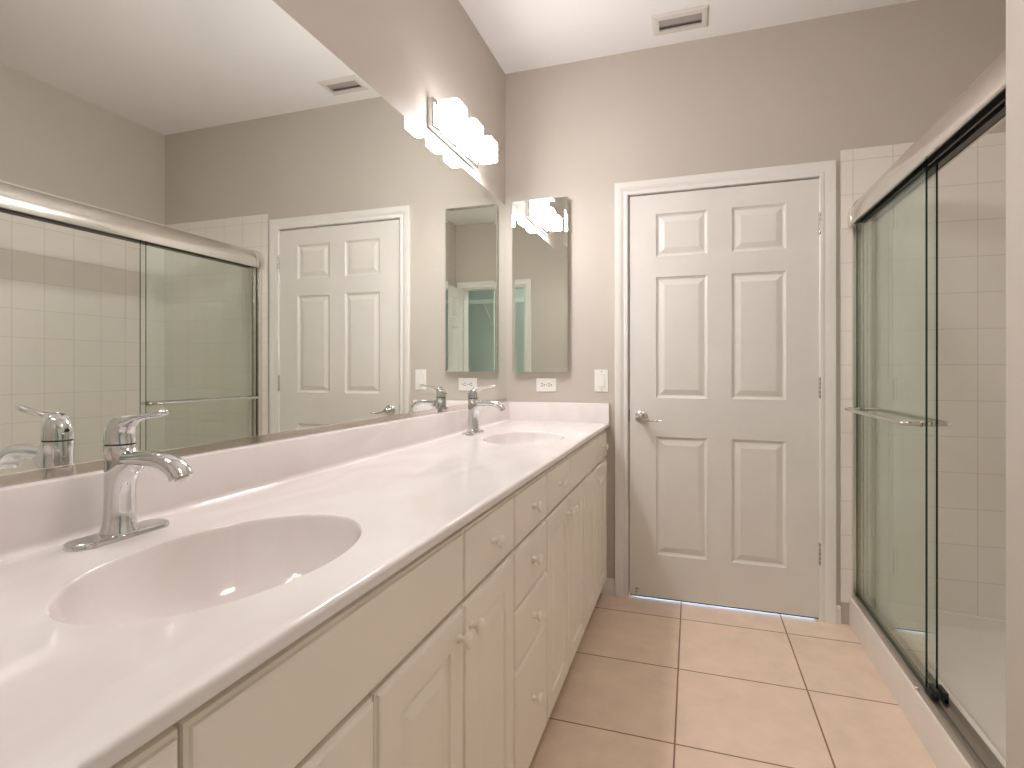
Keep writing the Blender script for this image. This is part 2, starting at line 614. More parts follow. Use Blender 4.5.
def lever(parent, px, py, pz, dirx, diry, axis, mat):
    """rose + lever set; axis = outward direction, dir = lever direction (both horizontal)"""
    ax = Vector(axis)
    dv = Vector((dirx, diry, 0))
    c = Vector((px, py, pz))
    bm = new()
    w = ax.cross(Vector((0, 0, 1)))
    up = Vector((0, 0, 1))
    rings = []
    for r, t in ((0.033, 0.0), (0.033, 0.004), (0.030, 0.008), (0.022, 0.012), (0.013, 0.015), (0.012, 0.040), (0.0145, 0.044),
                 (0.0145, 0.056), (0.011, 0.060), (0.0005, 0.061)):
        rings.append([c + ax * t + (w * math.cos(k * math.pi / 14) + up * math.sin(k * math.pi / 14)) * r for k in range(28)])
    loft(bm, rings)
    h = obj('door_handle', bm, mat, parent, smooth=40)
    bm = new()
    n = 16
    rings = []
    for i in range(n + 1):
        t = i / n
        s = 0.100 * t
        dz = -0.019 * math.sin(min(1.0, t / 0.8) * math.pi / 2) + 0.012 * max(0.0, t - 0.6)
        out = 0.050 - 0.010 * math.sin(t * math.pi) * 0.7
        hh = 0.0075 - 0.0035 * t
        tt = 0.0055 - 0.002 * t
        p = c + ax * out + dv * s + up * dz
        rings.append([p + up * (hh * math.cos(k * math.pi / 6)) + ax * (tt * math.sin(k * math.pi / 6)) for k in range(12)])
    loft(bm, rings)
    obj('lever', bm, mat, h, smooth=50)


lever(door, 0.725, D + 0.0015, 0.921, 1, 0, (0, -1, 0), M['chrome'])
for zc in (1.833, 1.075, 0.311):
    bm = new()
    for k in range(5):
        z = zc - 0.05 + k * 0.02
        lathe(bm, [(0.0055, 0.0008), (0.0062, 0.002), (0.0062, 0.018), (0.0055, 0.0192)], (DX1 - 0.001, D - 0.0062, z), 'z', 14)
    lathe(bm, [(0.001, 0), (0.0045, 0.002), (0.0052, 0.004)], (DX1 - 0.001, D - 0.0062, zc + 0.049), 'z', 12)
    lathe(bm, [(0.0052, -0.004), (0.0045, -0.002), (0.001, 0)], (DX1 - 0.001, D - 0.0062, zc - 0.049), 'z', 12)
    obj('hinge', bm, M['nickel'], door, smooth=40)
bm = new()
box(bm, DX0 + 0.0004, DX0 + 0.0035, D - 0.0008, D + 0.03, 0.895, 0.958)
obj('strike_plate', bm, M['dark'], door)
bm = new()
lathe(bm, [(0.009, 0.0), (0.009, -0.003), (0.005, -0.006), (0.005, -0.022), (0.0085, -0.024), (0.0085, -0.034), (0.004, -0.037)],
      (0.703, D + 0.0015, 0.045), 'y', 16)
obj('door_stop', bm, M['nickel'], door, smooth=40)

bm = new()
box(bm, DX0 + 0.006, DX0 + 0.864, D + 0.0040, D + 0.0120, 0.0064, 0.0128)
obj('bottom_strip', bm, M['rubber'], door)  # dark strip along the bottom edge of the door

# closet door, swung open against the near right wall
bm = new()
dw2 = 0.715
panel_slab(bm, lambda u, v, d: (1.458 - d, 0.004 + u, 0.012 + v), dw2, 2.038, 0.035, six_panels(dw2), DR, both=True)
door2 = obj('door_2', bm, M['door'])
struct(door2, 'white six panel closet door standing open, seen only in the mirrors', 'door')
lever(door2, 1.458, 0.004 + dw2 - 0.06, 0.93, 0, -1, (-1, 0, 0), M['nickel'])

# ================================================================== VANITY COUNTER
HC = 0.8853
CT = 0.0190           # slab thickness at the front
XF = 0.5642
ctop = thing('vanity_countertop', 'long glossy cream marble countertop with two oval sinks above the cabinets', 'countertop',
             (0.28, 1.42, HC))
CY0, CY1 = -0.018, D - 0.0005
XE = 0.550
basins = [(0.325, 0.640, 0.155, 0.232), (0.326, 2.106, 0.157, 0.223)]
bm = new()
NB = 72
patch = []
for (bx, by, rx, ry) in basins:
    x0, x1, y0, y1 = 0.0, XE, by - 0.32, by + 0.32
    angs = [2 * math.pi * k / NB for k in range(NB)]
    for cxx, cyy in ((x0, y0), (x1, y0), (x1, y1), (x0, y1)):
        angs.append(math.atan2(cyy - by, cxx - bx) % (2 * math.pi))
    angs = sorted(set(round(a, 6) for a in angs))
    outer, inner = [], []
    for a in angs:
        c, s = math.cos(a), math.sin(a)
        ts = []
        if c > 1e-9:
            ts.append((x1 - bx) / c)
        if c < -1e-9:
            ts.append((x0 - bx) / c)
        if s > 1e-9:
            ts.append((y1 - by) / s)
        if s < -1e-9:
            ts.append((y0 - by) / s)
        t = min(ts)
        outer.append(bm.verts.new((bx + c * t, by + s * t, HC)))
        k = 1 / math.sqrt((c / rx) ** 2 + (s / ry) ** 2)
        inner.append(bm.verts.new((bx + c * k, by + s * k, HC)))
    n = len(angs)
    for i in range(n):
        j = (i + 1) % n
        bm.faces.new((outer[i], outer[j], inner[j], inner[i]))
    patch.append((bx, by, rx, ry, angs, y0, y1))
ys = [CY0, patch[0][5], patch[0][6], patch[1][5], patch[1][6], CY1]
for a, b in ((0, 1), (2, 3), (4, 5)):
    v = [bm.verts.new(p) for p in ((0.0, ys[a], HC), (XE, ys[a], HC), (XE, ys[b], HC), (0.0, ys[b], HC))]
    bm.faces.new(v)
edge = [(XE, HC), (0.5585, HC - 0.0003), (0.5610, HC - 0.0012), (0.5630, HC - 0.0030), (XF, HC - 0.0055), (XF, HC - 0.0063), (XF, HC - 0.0158), (XF, HC - 0.0165),
        (0.5635, HC - 0.0182), (0.562, HC - CT), (0.50, HC - CT)]
loft(bm, [[(x, y, z) for x, z in edge] for y in (CY0, CY1)], close=False, cap0=False, cap1=False)
o = obj('slab', bm, M['marble'], ctop, smooth=40)
for (bx, by, rx, ry, angs, y0, y1) in patch:
    bm = new()
    rings = []
    for sc, dz in ((1.0, 0.0), (0.994, -0.0008), (0.986, -0.0032), (0.978, -0.008), (0.968, -0.016), (0.945, -0.034), (0.895, -0.060),
                   (0.815, -0.086), (0.70, -0.107), (0.55, -0.123), (0.38, -0.131), (0.22, -0.134), (0.13, -0.1355)):
        ring = []
        for a in angs:
            c, s = math.cos(a), math.sin(a)
            k = sc / math.sqrt((c / rx) ** 2 + (s / ry) ** 2)
            if sc < 0.3:
                k = (k * (sc - 0.13) + 0.024 * (0.3 - sc)) / 0.17
            ring.append((bx + c * k, by + s * k, HC + dz))
        rings.append(ring)
    loft(bm, rings, cap0=False)
    b = obj('sink_basin', bm, M['marble'], ctop, smooth=60)
    bm = new()
    lathe(bm, [(0.0235, -0.002), (0.0235, 0.0015), (0.020, 0.0028), (0.017, 0.001), (0.016, 0.004), (0.010, 0.007), (0.001, 0.008)],
          (bx, by, HC - 0.1352), 'z', 28)
    obj('drain', bm, M['chrome'], b, smooth=40)
# splashes
HB = 0.9850
bm = new()
prism(bm, [(-0.0058, HC - 0.01), (0.020, HC - 0.01), (0.020, HC + 0.004), (0.020, HB - 0.004), (0.0185, HB - 0.001), (0.016, HB),
           (-0.0058, HB)], 'y', CY0, CY1)
obj('backsplash', bm, M['marble'], ctop, smooth=35)
bm = new()
prism(bm, [(D - 0.0005, HC - 0.01), (D - 0.020, HC - 0.01), (D - 0.020, HB - 0.004), (D - 0.0185, HB - 0.001), (D - 0.016, HB),
           (D - 0.0005, HB)], 'x', 0.0195, XF - 0.001)
obj('backsplash', bm, M['marble'], ctop, smooth=35)
# the cove where top and splash meet
bm = new()
cv = [(0.0195, HC - 0.002)] + [(0.020 + 0.012 - 0.012 * math.cos(t), HC + 0.012 - 0.012 * math.sin(t))
                               for t in [k * math.pi / 12 for k in range(7)]] + [(0.032, HC - 0.002)]
prism(bm, cv, 'y', CY0, CY1 - 0.02)
obj('cove', bm, M['marble'], ctop, smooth=60)

# ================================================================== VANITY CABINETS
XD = 0.5555          # front face of doors and drawers
XB = 0.5365          # face of the cabinet frame
TD = 0.0185
ZB, ZM, ZT = 0.090, 0.7125, 0.8510
EDGE = [(-0.0035, -0.0015), (-0.0045, -0.0055), (-0.0085, -0.0070), (-0.0090, -0.0105)]
GAP = 0.0045


def front(name, y0, y1, z0, z1, parent, panel):
    """routed front facing +x; the step profile grows outwards from the face field"""
    bm = new()
    e = 0.0090
    W, Hh = (y1 - y0) - 2 * e, (z1 - z0) - 2 * e
    P = lambda u, v, d: (XD + d, y0 + e + u, z0 + e + v)
    if panel:
        ins = 0.052
        pan = [(ins, W - ins, ins, Hh - ins)]
        rings = [(0.003, -0.0045), (0.008, -0.0060), (0.012, -0.0060), (0.034, -0.0008), (0.037, -0.0004)]
    else:
        pan, rings = [], []
    panel_slab(bm, P, W, Hh, TD, pan, rings, edge=EDGE)
    return obj(name, bm, M['cab'], parent)


def knob(parent, y, z):
    bm = new()
    lathe(bm, [(0.0085, 0.0), (0.0085, 0.002), (0.0062, 0.005), (0.0055, 0.010), (0.0075, 0.014), (0.0135, 0.0175), (0.0152, 0.021),
               (0.0145, 0.0245), (0.010, 0.0275), (0.004, 0.0288), (0.0003, 0.029)], (XD - 0.0002, y, z), 'x', 24)
    obj('knob', bm, M['cab'], parent, smooth=50)


def carcass(parent, y0, y1, stiles, rails):
    bm = new()
    box(bm, 0.0, XB - 0.018, y0, y1, 0.095, HC - 0.155)            # body of the box
    box(bm, 0.0, 0.46, y0 + 0.002, y1 - 0.002, 0.0, 0.097)         # toe kick
    # face frame
    for s in stiles:
        box(bm, XB - 0.0185, XB, max(y0, s - 0.02), min(y1, s + 0.02), 0.092, HC - CT - 0.0005)
    for z0, z1 in rails:
        box(bm, XB - 0.018, XB - 0.0004, y0, y1, z0, z1)
    box(bm, 0.40, XB - 0.017, y0, y0 + 0.012, 0.095, HC - CT - 0.001)
    box(bm, 0.40, XB - 0.017, y1 - 0.012, y1, 0.095, HC - CT - 0.001)
    obj('carcass', bm, M['cabbody'], parent)


def column_door(parent, y0, y1, knob_side):
    d = front('door', y0 + GAP / 2, y1 - GAP / 2, ZB, ZM - 0.004, parent, True)
    if knob_side:
        ky = y1 - 0.029 if knob_side > 0 else y0 + 0.029
        knob(d, ky, 0.658)


def column_drawer(parent, y0, y1, kn=True):
    d = front('drawer' if kn else 'false_front', y0 + GAP / 2, y1 - GAP / 2, ZM + 0.004, ZT, parent, False)
    if kn:
        knob(d, (y0 + y1) / 2, 0.786)


yz0, y1_, yA, yB, yS, yC, yD_, yE, yFq, yEnd = 0.040, 0.3585, 0.6585, 0.9635, 1.2745, 1.5930, 1.9015, 2.1990, 2.4990, 2.8080
RAILS = [(0.092, 0.115), (ZM - 0.02, ZM + 0.02), (ZT - 0.014, HC - CT - 0.0005)]
c1 = thing('vanity_cabinet', 'cream sink cabinet under the nearer oval sink, cut by the bottom edge', 'cabinet', (0.28, 0.62, 0.0),
           'cream vanity cabinets under the long countertop')
carcass(c1, Y0 + 0.002, yS - 0.0005, [0.0, y1_, yA, yB, yS - 0.001], RAILS)
column_drawer(c1, yz0, y1_)
column_drawer(c1, y1_, yB, False)
column_drawer(c1, yB, yS)
column_door(c1, yz0, y1_, 1)
column_door(c1, y1_, yA, -1)
column_door(c1, yA, yB, 1)
column_door(c1, yB, yS, -1)
c2 = thing('drawer_cabinet', 'narrow cream cabinet with a stack of four drawers between the two sinks', 'cabinet',
           (0.28, (yS + yC) / 2, 0.0), 'cream vanity cabinets under the long countertop')
carcass(c2, yS + 0.0005, yC - 0.0005, [yS + 0.001, yC - 0.001], [(0.092, 0.115), (ZT - 0.014, HC - CT - 0.0005), (ZM - 0.012, ZM + 0.012),
                                                             (0.55, 0.57), (0.398, 0.418)])
for z0, z1, kz in ((ZM + 0.004, ZT, 0.786), (0.563, ZM - 0.004, 0.640), (0.412, 0.5575, 0.486), (ZB, 0.4065, 0.262)):
    d = front('drawer', yS + GAP / 2, yC - GAP / 2, z0, z1, c2, False)
    knob(d, (yS + yC) / 2 + 0.004, kz)
c3 = thing('vanity_cabinet', 'cream sink cabinet under the farther oval sink, against the door wall', 'cabinet', (0.28, 2.2, 0.0),
           'cream vanity cabinets under the long countertop')
carcass(c3, yC + 0.0005, D - 0.001, [yC + 0.001, yD_, yE, yFq, D - 0.016], RAILS)
column_drawer(c3, yC, yD_)
column_drawer(c3, yD_, yFq, False)
column_drawer(c3, yFq, yEnd)
column_door(c3, yC, yD_, 1)
column_door(c3, yD_, yE, -1)
column_door(c3, yE, yFq, 1)
column_door(c3, yFq, yEnd, -1)


# ================================================================== FAUCETS
def ellipse_ring(cx, cy, z, rb, rf, ry, n=32, p=2.0):
    ring = []
    for k in range(n):
        a = 2 * math.pi * k / n
        c, s = math.cos(a), math.sin(a)
        r = rf if c > 0 else rb
        ring.append((cx + r * math.copysign(abs(c) ** (2 / p), c), cy + ry * math.copysign(abs(s) ** (2 / p), s), z))
    return ring


def faucet(fx, fy, label):
    z0 = HC
    f = thing('sink_faucet', label, 'faucet', (fx, fy, z0), 'chrome single lever faucets')
    bm = new()                                   # deck plate: long rounded bar with a soft rim
    n = 40
    rings = []
    for ins, dz in ((0.0, 0.0), (0.0, 0.004), (0.0012, 0.0068), (0.004, 0.0085), (0.010, 0.0092)):
        ring = []
        for k in range(n):
            a = 2 * math.pi * k / n
            c, s = math.cos(a), math.sin(a)
            r = 0.0275 - ins
            ring.append((fx + r * c, fy + (0.054 if s > 0 else -0.054) + r * s, z0 + dz))
        rings.append(ring)
    loft(bm, rings)
    obj('deck_plate', bm, M['chrome'], f, smooth=35)
    bm = new()                                   # column that leans forward into the spout
    rings = []
    for z, rb, rf, ry in ((0.008, 0.0275, 0.0275, 0.0275), (0.013, 0.0275, 0.0275, 0.0275), (0.016, 0.0258, 0.0258, 0.0258),
                          (0.024, 0.0242, 0.0240, 0.0235), (0.045, 0.0232, 0.0226, 0.0220), (0.070, 0.0228, 0.0228, 0.0214),
                          (0.085, 0.0228, 0.0250, 0.0212), (0.097, 0.0228, 0.0300, 0.0212), (0.106, 0.0228, 0.0370, 0.0212),
                          (0.113, 0.0228, 0.0470, 0.0210), (0.120, 0.0228, 0.0560, 0.0206), (0.130, 0.0228, 0.0540, 0.0205),
                          (0.138, 0.0230, 0.0340, 0.0215), (0.144, 0.0232, 0.0240, 0.0226), (0.151, 0.0228, 0.0228, 0.0228)):
        rings.append(ellipse_ring(fx, fy, z0 + z, rb, rf, ry))
    loft(bm, rings)
    body = obj('body', bm, M['chrome'], f, smooth=60)
    bm = new()                                   # arched spout
    path = [(0.012, 0.1290), (0.030, 0.1300), (0.050, 0.1312), (0.070, 0.1315), (0.088, 0.1308), (0.104, 0.1280), (0.118, 0.1215),
            (0.128, 0.1130), (0.134, 0.1030)]
    rings = []
    for i, (s, z) in enumerate(path):
        a, b = path[max(0, i - 1)], path[min(len(path) - 1, i + 1)]
        t = Vector((b[0] - a[0], 0, b[1] - a[1])).normalized()
        nrm = Vector((-t.z, 0, t.x))
        q = i / (len(path) - 1)
        hw = 0.0185 - 0.001 * q
        hh = 0.0118 + 0.0012 * q
        c = Vector((fx + s, fy, z0 + z))
        ring = []
        for k in range(28):
            an = 2 * math.pi * k / 28
            cc, ss = math.cos(an), math.sin(an)
            e = 2 / 2.6
            ring.append(c + Vector((0, 1, 0)) * hw * math.copysign(abs(cc) ** e, cc) + nrm * hh * math.copysign(abs(ss) ** e, ss))
        rings.append(ring)
    loft(bm, rings)
    sp = obj('spout', bm, M['chrome'], f, smooth=60)
    bm = new()
    tipd = (Vector((path[-1][0] - path[-2][0], 0, path[-1][1] - path[-2][1]))).normalized()
    tc = Vector((fx + path[-1][0], fy, z0 + path[-1][1]))
    u = Vector((0, 1, 0))
    w = tipd.cross(u)
    loft(bm, [[tc + tipd * d + (u * math.cos(k * math.pi / 10) + w * math.sin(k * math.pi / 10)) * r for k in range(20)]
              for r, d in ((0.0105, -0.004), (0.0105, 0.002), (0.009, 0.0024))])
    obj('aerator', bm, M['nickel'], sp, smooth=40)
    bm = new()                                   # dark seam ring under the handle
    lathe(bm, [(0.0218, 0.1505), (0.0218, 0.1545)], (fx, fy, z0), 'z', 32)
    obj('seam_ring', bm, M['rubber'], f, smooth=40)
    # cartridge neck below the lever
    bm = new()
    rings = []
    for z, rb, rf, ry in ((0.1535, 0.0230, 0.0226, 0.0226), (0.158, 0.0232, 0.0222, 0.0228), (0.166, 0.0228, 0.0214, 0.0224),
                          (0.174, 0.0205, 0.0225, 0.0216), (0.182, 0.0160, 0.0255, 0.0200), (0.189, 0.0095, 0.0300, 0.0174),
                          (0.195, 0.0005, 0.0350, 0.0138), (0.1985, -0.012, 0.0370, 0.0085)):
        rings.append(ellipse_ring(fx, fy, z0 + z, rb, rf, ry))
    loft(bm, rings)
    hd = obj('handle', bm, M['chrome'], f, smooth=60)
    bm = new()                                   # lever blade
    path = [(0.006, 0.1810, 0.017, 0.0110), (0.022, 0.1895, 0.0150, 0.0090), (0.038, 0.1955, 0.0118, 0.0058), (0.055, 0.1985, 0.0098, 0.0046),
            (0.067, 0.2000, 0.0095, 0.0043), (0.079, 0.2022, 0.0098, 0.0047), (0.089, 0.2043, 0.0100, 0.0053), (0.096, 0.2058, 0.0090, 0.0050),
            (0.100, 0.2068, 0.005, 0.003)]
    rings = []
    for i, (s, z, hw, hh) in enumerate(path):
        a, b = path[max(0, i - 1)], path[min(len(path) - 1, i + 1)]
        t = Vector((b[0] - a[0], 0, b[1] - a[1])).normalized()
        nrm = Vector((-t.z, 0, t.x))
        c = Vector((fx + s, fy, z0 + z))
        rings.append([c + Vector((0, 1, 0)) * hw * math.cos(k * math.pi / 10) + nrm * hh * math.sin(k * math.pi / 10) for k in range(20)])
    loft(bm, rings)
    obj('lever', bm, M['chrome'], hd, smooth=60)
    bm = new()
    lathe(bm, [(0.0028, -0.0255), (0.0028, -0.0225)], (fx, fy, z0 + 0.170), 'x', 12)
    obj('index_dot', bm, M['rubber'], hd)
    return f


faucet(0.0745, 0.651, 'chrome faucet at the nearer oval sink, large at left')
faucet(0.0760, 2.176, 'chrome faucet at the farther oval sink near the door wall')

# ================================================================== MIRRORS
bm = new()
box(bm, -0.0056, 0.0, -0.012, D - 0.0005, 0.9855, 2.0574)
wm = obj('wall_mirror', bm, [M['mirror_edge'], M['mirror']])
for p in wm.data.polygons:
    if p.normal.x > 0.5:
        p.material_index = 1
bm = new()
prism(bm, [(0.0, 0.9852), (0.0028, 0.9852), (0.0030, 0.9860), (0.0030, 1.0030), (0.0022, 1.0042), (0.0, 1.0042)], 'y', -0.012, D - 0.0006)
obj('bottom_channel', bm, M['channel'], wm)
tag(wm, 'long frameless mirror across the left wall above the vanity', 'mirror')

MX0, MX1, MZ0, MZ1, MD = 0.0455, 0.3497, 1.149, 2.0656, 0.034
mc = thing('medicine_cabinet', 'tall narrow mirrored medicine cabinet on the end wall beside the door', 'medicine cabinet',
           ((MX0 + MX1) / 2, D, MZ0))
boxobj('body', (MX0 + 0.006, MX1 - 0.006, D - MD + 0.0062, D - 0.0005, MZ0 + 0.006, MZ1 - 0.006), M['plastic'], mc)
bm = new()
yb, yf = D - MD + 0.006, D - MD
bw = 0.015
loft(bm, [[(MX0, yb, MZ0), (MX1, yb, MZ0), (MX1, yb, MZ1), (MX0, yb, MZ1)],
          [(MX0, yf - 0.0007, MZ0), (MX1, yf - 0.0007, MZ0), (MX1, yf - 0.0007, MZ1), (MX0, yf - 0.0007, MZ1)],
          [(MX0 + bw, yf, MZ0 + bw), (MX1 - bw, yf, MZ0 + bw), (MX1 - bw, yf, MZ1 - bw), (MX0 + bw, yf, MZ1 - bw)]])
obj('mirror_door', bm, M['cabmirror'], mc)

# ================================================================== OUTLET, SWITCH
ox0, ox1, oz0, oz1 = 0.172, 0.284, 1.042, 1.1135
ot = thing('wall_outlet', 'white double outlet plate mounted sideways under the medicine cabinet', 'outlet', (0.228, D, 1.078))
boxobj('plate', (ox0, ox1, D - 0.006, D - 0.0003, oz0, oz1), M['plastic'], ot, bevel=0.002)
for cx in (0.2085, 0.2475):
    bm = new()
    prism(bm, [(cx + 0.0165 * math.cos(a) * (1 if abs(math.cos(a)) < 0.8 else 0.95), 1.0778 + 0.0150 * math.sin(a))
               for a in [k * math.pi / 14 for k in range(28)]], 'y', D - 0.0078, D - 0.005)
    rc = obj('receptacle', bm, M['plastic'], ot)
    bm = new()
    for dz in (-0.0062, 0.0062):
        box(bm, cx - 0.0090, cx + 0.0005, D - 0.0083, D - 0.0076, 1.0778 + dz - 0.0018, 1.0778 + dz + 0.0018)
    lathe(bm, [(0.0033, -0.0083), (0.0033, -0.0076)], (cx + 0.008, D, 1.0778), 'y', 12)
    obj('slots', bm, M['dark'], rc)
bm = new()
lathe(bm, [(0.0028, -0.0068), (0.0028, -0.0055)], (0.228, D, 1.0778), 'y', 12)
obj('screw', bm, M['nickel'], ot)

sx0, sx1, sz0, sz1 = 0.487, 0.557, 1.045, 1.160
sw = thing('light_switch', 'white rocker switch plate between medicine cabinet and door', 'light switch', (0.522, D, 1.10))
boxobj('plate', (sx0, sx1, D - 0.006, D - 0.0003, sz0, sz1), M['plastic'], sw, bevel=0.0022)
bm = new()
box(bm, 0.5045, 0.5395, D - 0.0072, D - 0.005, 1.069, 1.136)
obj('rocker_frame', bm, M['vent'], sw, bevel=0.0006)
bm = new()
prism(bm, [(D - 0.006, 1.0715), (D - 0.0118, 1.0715), (D - 0.0082, 1.1025), (D - 0.0078, 1.1335), (D - 0.006, 1.1335)], 'x', 0.507, 0.537)
obj('rocker', bm, M['plastic'], sw)
for z in (1.0545, 1.1505):
    bm = new()
    lathe(bm, [(0.0026, -0.0068), (0.0026, -0.0055)], (0.522, D, z), 'y', 12)
    obj('screw', bm, M['nickel'], sw)

# ================================================================== CEILING VENT
vx0, vx1, vy0, vy1 = 0.791, 1.042, 2.578, 2.738
vt = thing('ceiling_vent', 'white rectangular air vent with grey louvres on the ceiling near the door wall', 'vent', (0.916, 2.658, H))
bm = new()
ix0, ix1, iy0, iy1 = vx0 + 0.030, vx1 - 0.030, vy0 + 0.038, vy1 - 0.038
def rect(x0, x1, y0, y1, z):
    return [(x0, y0, z), (x1, y0, z), (x1, y1, z), (x0, y1, z)]
loft(bm, [rect(ix0, ix1, iy0, iy1, H - 0.0004), rect(ix0, ix1, iy0, iy1, H - 0.009), rect(vx0 + 0.010, vx1 - 0.010, vy0 + 0.010, vy1 - 0.010, H - 0.009),
          rect(vx0, vx1, vy0, vy1, H - 0.003), rect(vx0, vx1, vy0, vy1, H - 0.0004)], cap0=False, cap1=False)
obj('frame', bm, M['vent'], vt)
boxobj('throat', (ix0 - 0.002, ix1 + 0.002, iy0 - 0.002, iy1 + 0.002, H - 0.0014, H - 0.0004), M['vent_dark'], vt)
nsl = 5
for k in range(nsl):
    yy = iy0 + (k + 0.5) * (iy1 - iy0) / nsl
    bm = new()
    s = 1 if k < 3 else -1
    prism(bm, [(yy - 0.0064, H - (0.0080 if s < 0 else 0.0025)), (yy + 0.0064, H - (0.0025 if s < 0 else 0.0080)),
               (yy + 0.0064, H - (0.0015 if s < 0 else 0.0070)), (yy - 0.0064, H - (0.0070 if s < 0 else 0.0015))], 'x', ix0, ix1)
    obj('louvre', bm, plain('vent louvre', (0.37, 0.335, 0.31), 0.5, var=0.03) if k == 0 else bpy.data.materials['vent louvre'], vt)


# ================================================================== VANITY LIGHTS
def vanity_light(dy, label, mk='shade'):
    y0, y1 = 1.908 + dy, 2.380 + dy
    f = thing('vanity_light', label, 'wall light', (0.0, (y0 + y1) / 2, 2.155), 'vanity lights above the long mirror')
    bm = new()
    loft(bm, [[(x, yy, zz) for (yy, zz) in ((y0 + i, 2.101 + i), (y1 - i, 2.101 + i), (y1 - i, 2.216 - i), (y0 + i, 2.216 - i))]
              for x, i in ((-0.0058, 0.0), (0.014, 0.0), (0.020, 0.004), (0.022, 0.010))])
    obj('backplate', bm, M['chrome'], f)
    for k in range(3):
        a = y0 + 0.010 + k * 0.177
        b = a + 0.110
        bm = new()
        # square block shade with chamfered front corners
        prism(bm, [(0.032, a), (0.104, a), (0.116, a + 0.011), (0.116, b - 0.011), (0.104, b), (0.032, b)], 'z', 2.119, 2.203)
        s = obj('shade', bm, [M[mk + str(q)] for q in range(4)], f, bevel=0.003)
        for p in s.data.polygons:
            p.material_index = 2 if p.normal.z < -0.5 else 3 if p.normal.z > 0.5 else (1 if p.normal.x > 0.5 else 0)
        bm = new()
        lathe(bm, [(0.020, 0.021), (0.020, 0.028), (0.014, 0.031), (0.014, 0.034)], (0.0, (a + b) / 2, 2.157), 'x', 20)
        obj('socket', bm, M['chrome'], s, smooth=40)
    return f


vanity_light(0.0, 'three glowing square glass shades on a chrome plate above the farther sink')
vanity_light(-1.56, 'added vanity light above the nearer sink, unseen beyond the top left corner', 'dim')

# ================================================================== ADDED FILL LAMP over the walkway, behind the picture's top edge
def round_lamp(x, y, z, mat, label):
    lamp = thing('fill_light', label, 'fill light', (x, y, z), 'added round fill lamps')
    bm = new()
    lathe(bm, [(0.135, 0.0), (0.140, -0.012), (0.132, -0.020)], (x, y, z - 0.0002), 'z', 32)
    obj('rim', bm, M['nickel'], lamp, smooth=40)
    bm = new()
    lathe(bm, [(0.130, -0.018), (0.122, -0.040), (0.095, -0.058), (0.05, -0.068), (0.001, -0.071)], (x, y, z - 0.0002), 'z', 32)
    obj('diffuser', bm, M[mat], lamp, smooth=60)


round_lamp(1.28, 1.25, H, 'fill_lamp', 'added unseen fill lamp on the bathroom ceiling, above the walkway')

# ================================================================== SHOWER
px0, px1, py0, py1 = 1.6466, XR - 0.001, YN + 0.001, D - 0.001
CZ0 = 0.130
pan = thing('shower_pan', 'white acrylic shower pan with a raised front threshold', 'shower pan', (2.07, 2.07, 0.0))
bm = new()


def rr(x0, x1, y0, y1, z, zf=None):
    zf = z if zf is None else zf
    return [(x0, y0, zf), (x1, y0, z), (x1, y1, z), (x0, y1, zf)]


loft(bm, [rr(px0, px1, py0, py1, 0.0), rr(px0, px1, py0, py1, PZ - 0.002, CZ0 - 0.006), rr(px0 + 0.0015, px1, py0, py1, PZ - 0.001, CZ0 - 0.002),
          rr(px0 + 0.005, px1, py0, py1, PZ - 0.0005, CZ0), rr(1.752, px1 - 0.020, py0 + 0.020, py1 - 0.020, PZ - 0.0005, CZ0),
          rr(1.762, px1 - 0.026, py0 + 0.026, py1 - 0.026, PZ - 0.004, CZ0 - 0.006), rr(1.775, px1 - 0.040, py0 + 0.04, py1 - 0.04, 0.066, 0.066),
          rr(1.800, px1 - 0.070, py0 + 0.07, py1 - 0.07, 0.056, 0.056), rr(2.05, 2.15, 2.0, 2.14, 0.048)])
obj('basin', bm, M['pan'], pan, smooth=30)
bm = new()
lathe(bm, [(0.045, 0.0), (0.045, 0.003), (0.038, 0.004), (0.001, 0.004)], (2.10, 2.07, 0.0478), 'z', 28)
obj('drain', bm, M['chrome'], pan, smooth=40)

YH0, YH1 = YN + TH + 0.001, D - TH - 0.001
fr = thing('shower_door_frame', 'brushed metal header, side rail and bottom track of the sliding shower doors', 'shower frame',
           (1.69, 2.07, CZ0))
hp = [(1.6440, 1.8075), (1.6400, 1.8250), (1.6395, 1.8450), (1.6425, 1.8680), (1.6500, 1.8880), (1.6610, 1.9040), (1.6750, 1.9150),
      (1.6920, 1.9200), (1.7300, 1.9200), (1.7380, 1.9140), (1.7380, 1.8075),
      (1.7300, 1.8075), (1.7300, 1.8620), (1.6520, 1.8620), (1.6520, 1.8075)]
bm = new()
prism(bm, hp, 'y', YH0 + 0.04, YH1 - 0.04)
obj('header', bm, M['alu'], fr, smooth=35)
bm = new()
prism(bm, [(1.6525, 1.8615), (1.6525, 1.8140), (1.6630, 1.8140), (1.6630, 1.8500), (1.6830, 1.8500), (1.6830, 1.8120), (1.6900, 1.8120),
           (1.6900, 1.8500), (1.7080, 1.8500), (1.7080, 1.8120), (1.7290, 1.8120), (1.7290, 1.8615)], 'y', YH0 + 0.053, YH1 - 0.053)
obj('shaded_track', bm, M['track_shade'], fr)  # its dark colour stands in for shade inside the header
for a, b in ((YH0, YH0 + 0.052), (YH1 - 0.052, YH1)):
    bm = new()
    prism(bm, [(1.6405, 1.8045), (1.6370, 1.8230), (1.6365, 1.8455), (1.6396, 1.8690), (1.6475, 1.8900), (1.6590, 1.9070), (1.6740, 1.9180),
               (1.6920, 1.9232), (1.7310, 1.9232), (1.7405, 1.9160), (1.7405, 1.8080)], 'y', a, b)
    obj('end_cap', bm, M['alu'], fr, bevel=0.0015, smooth=35)
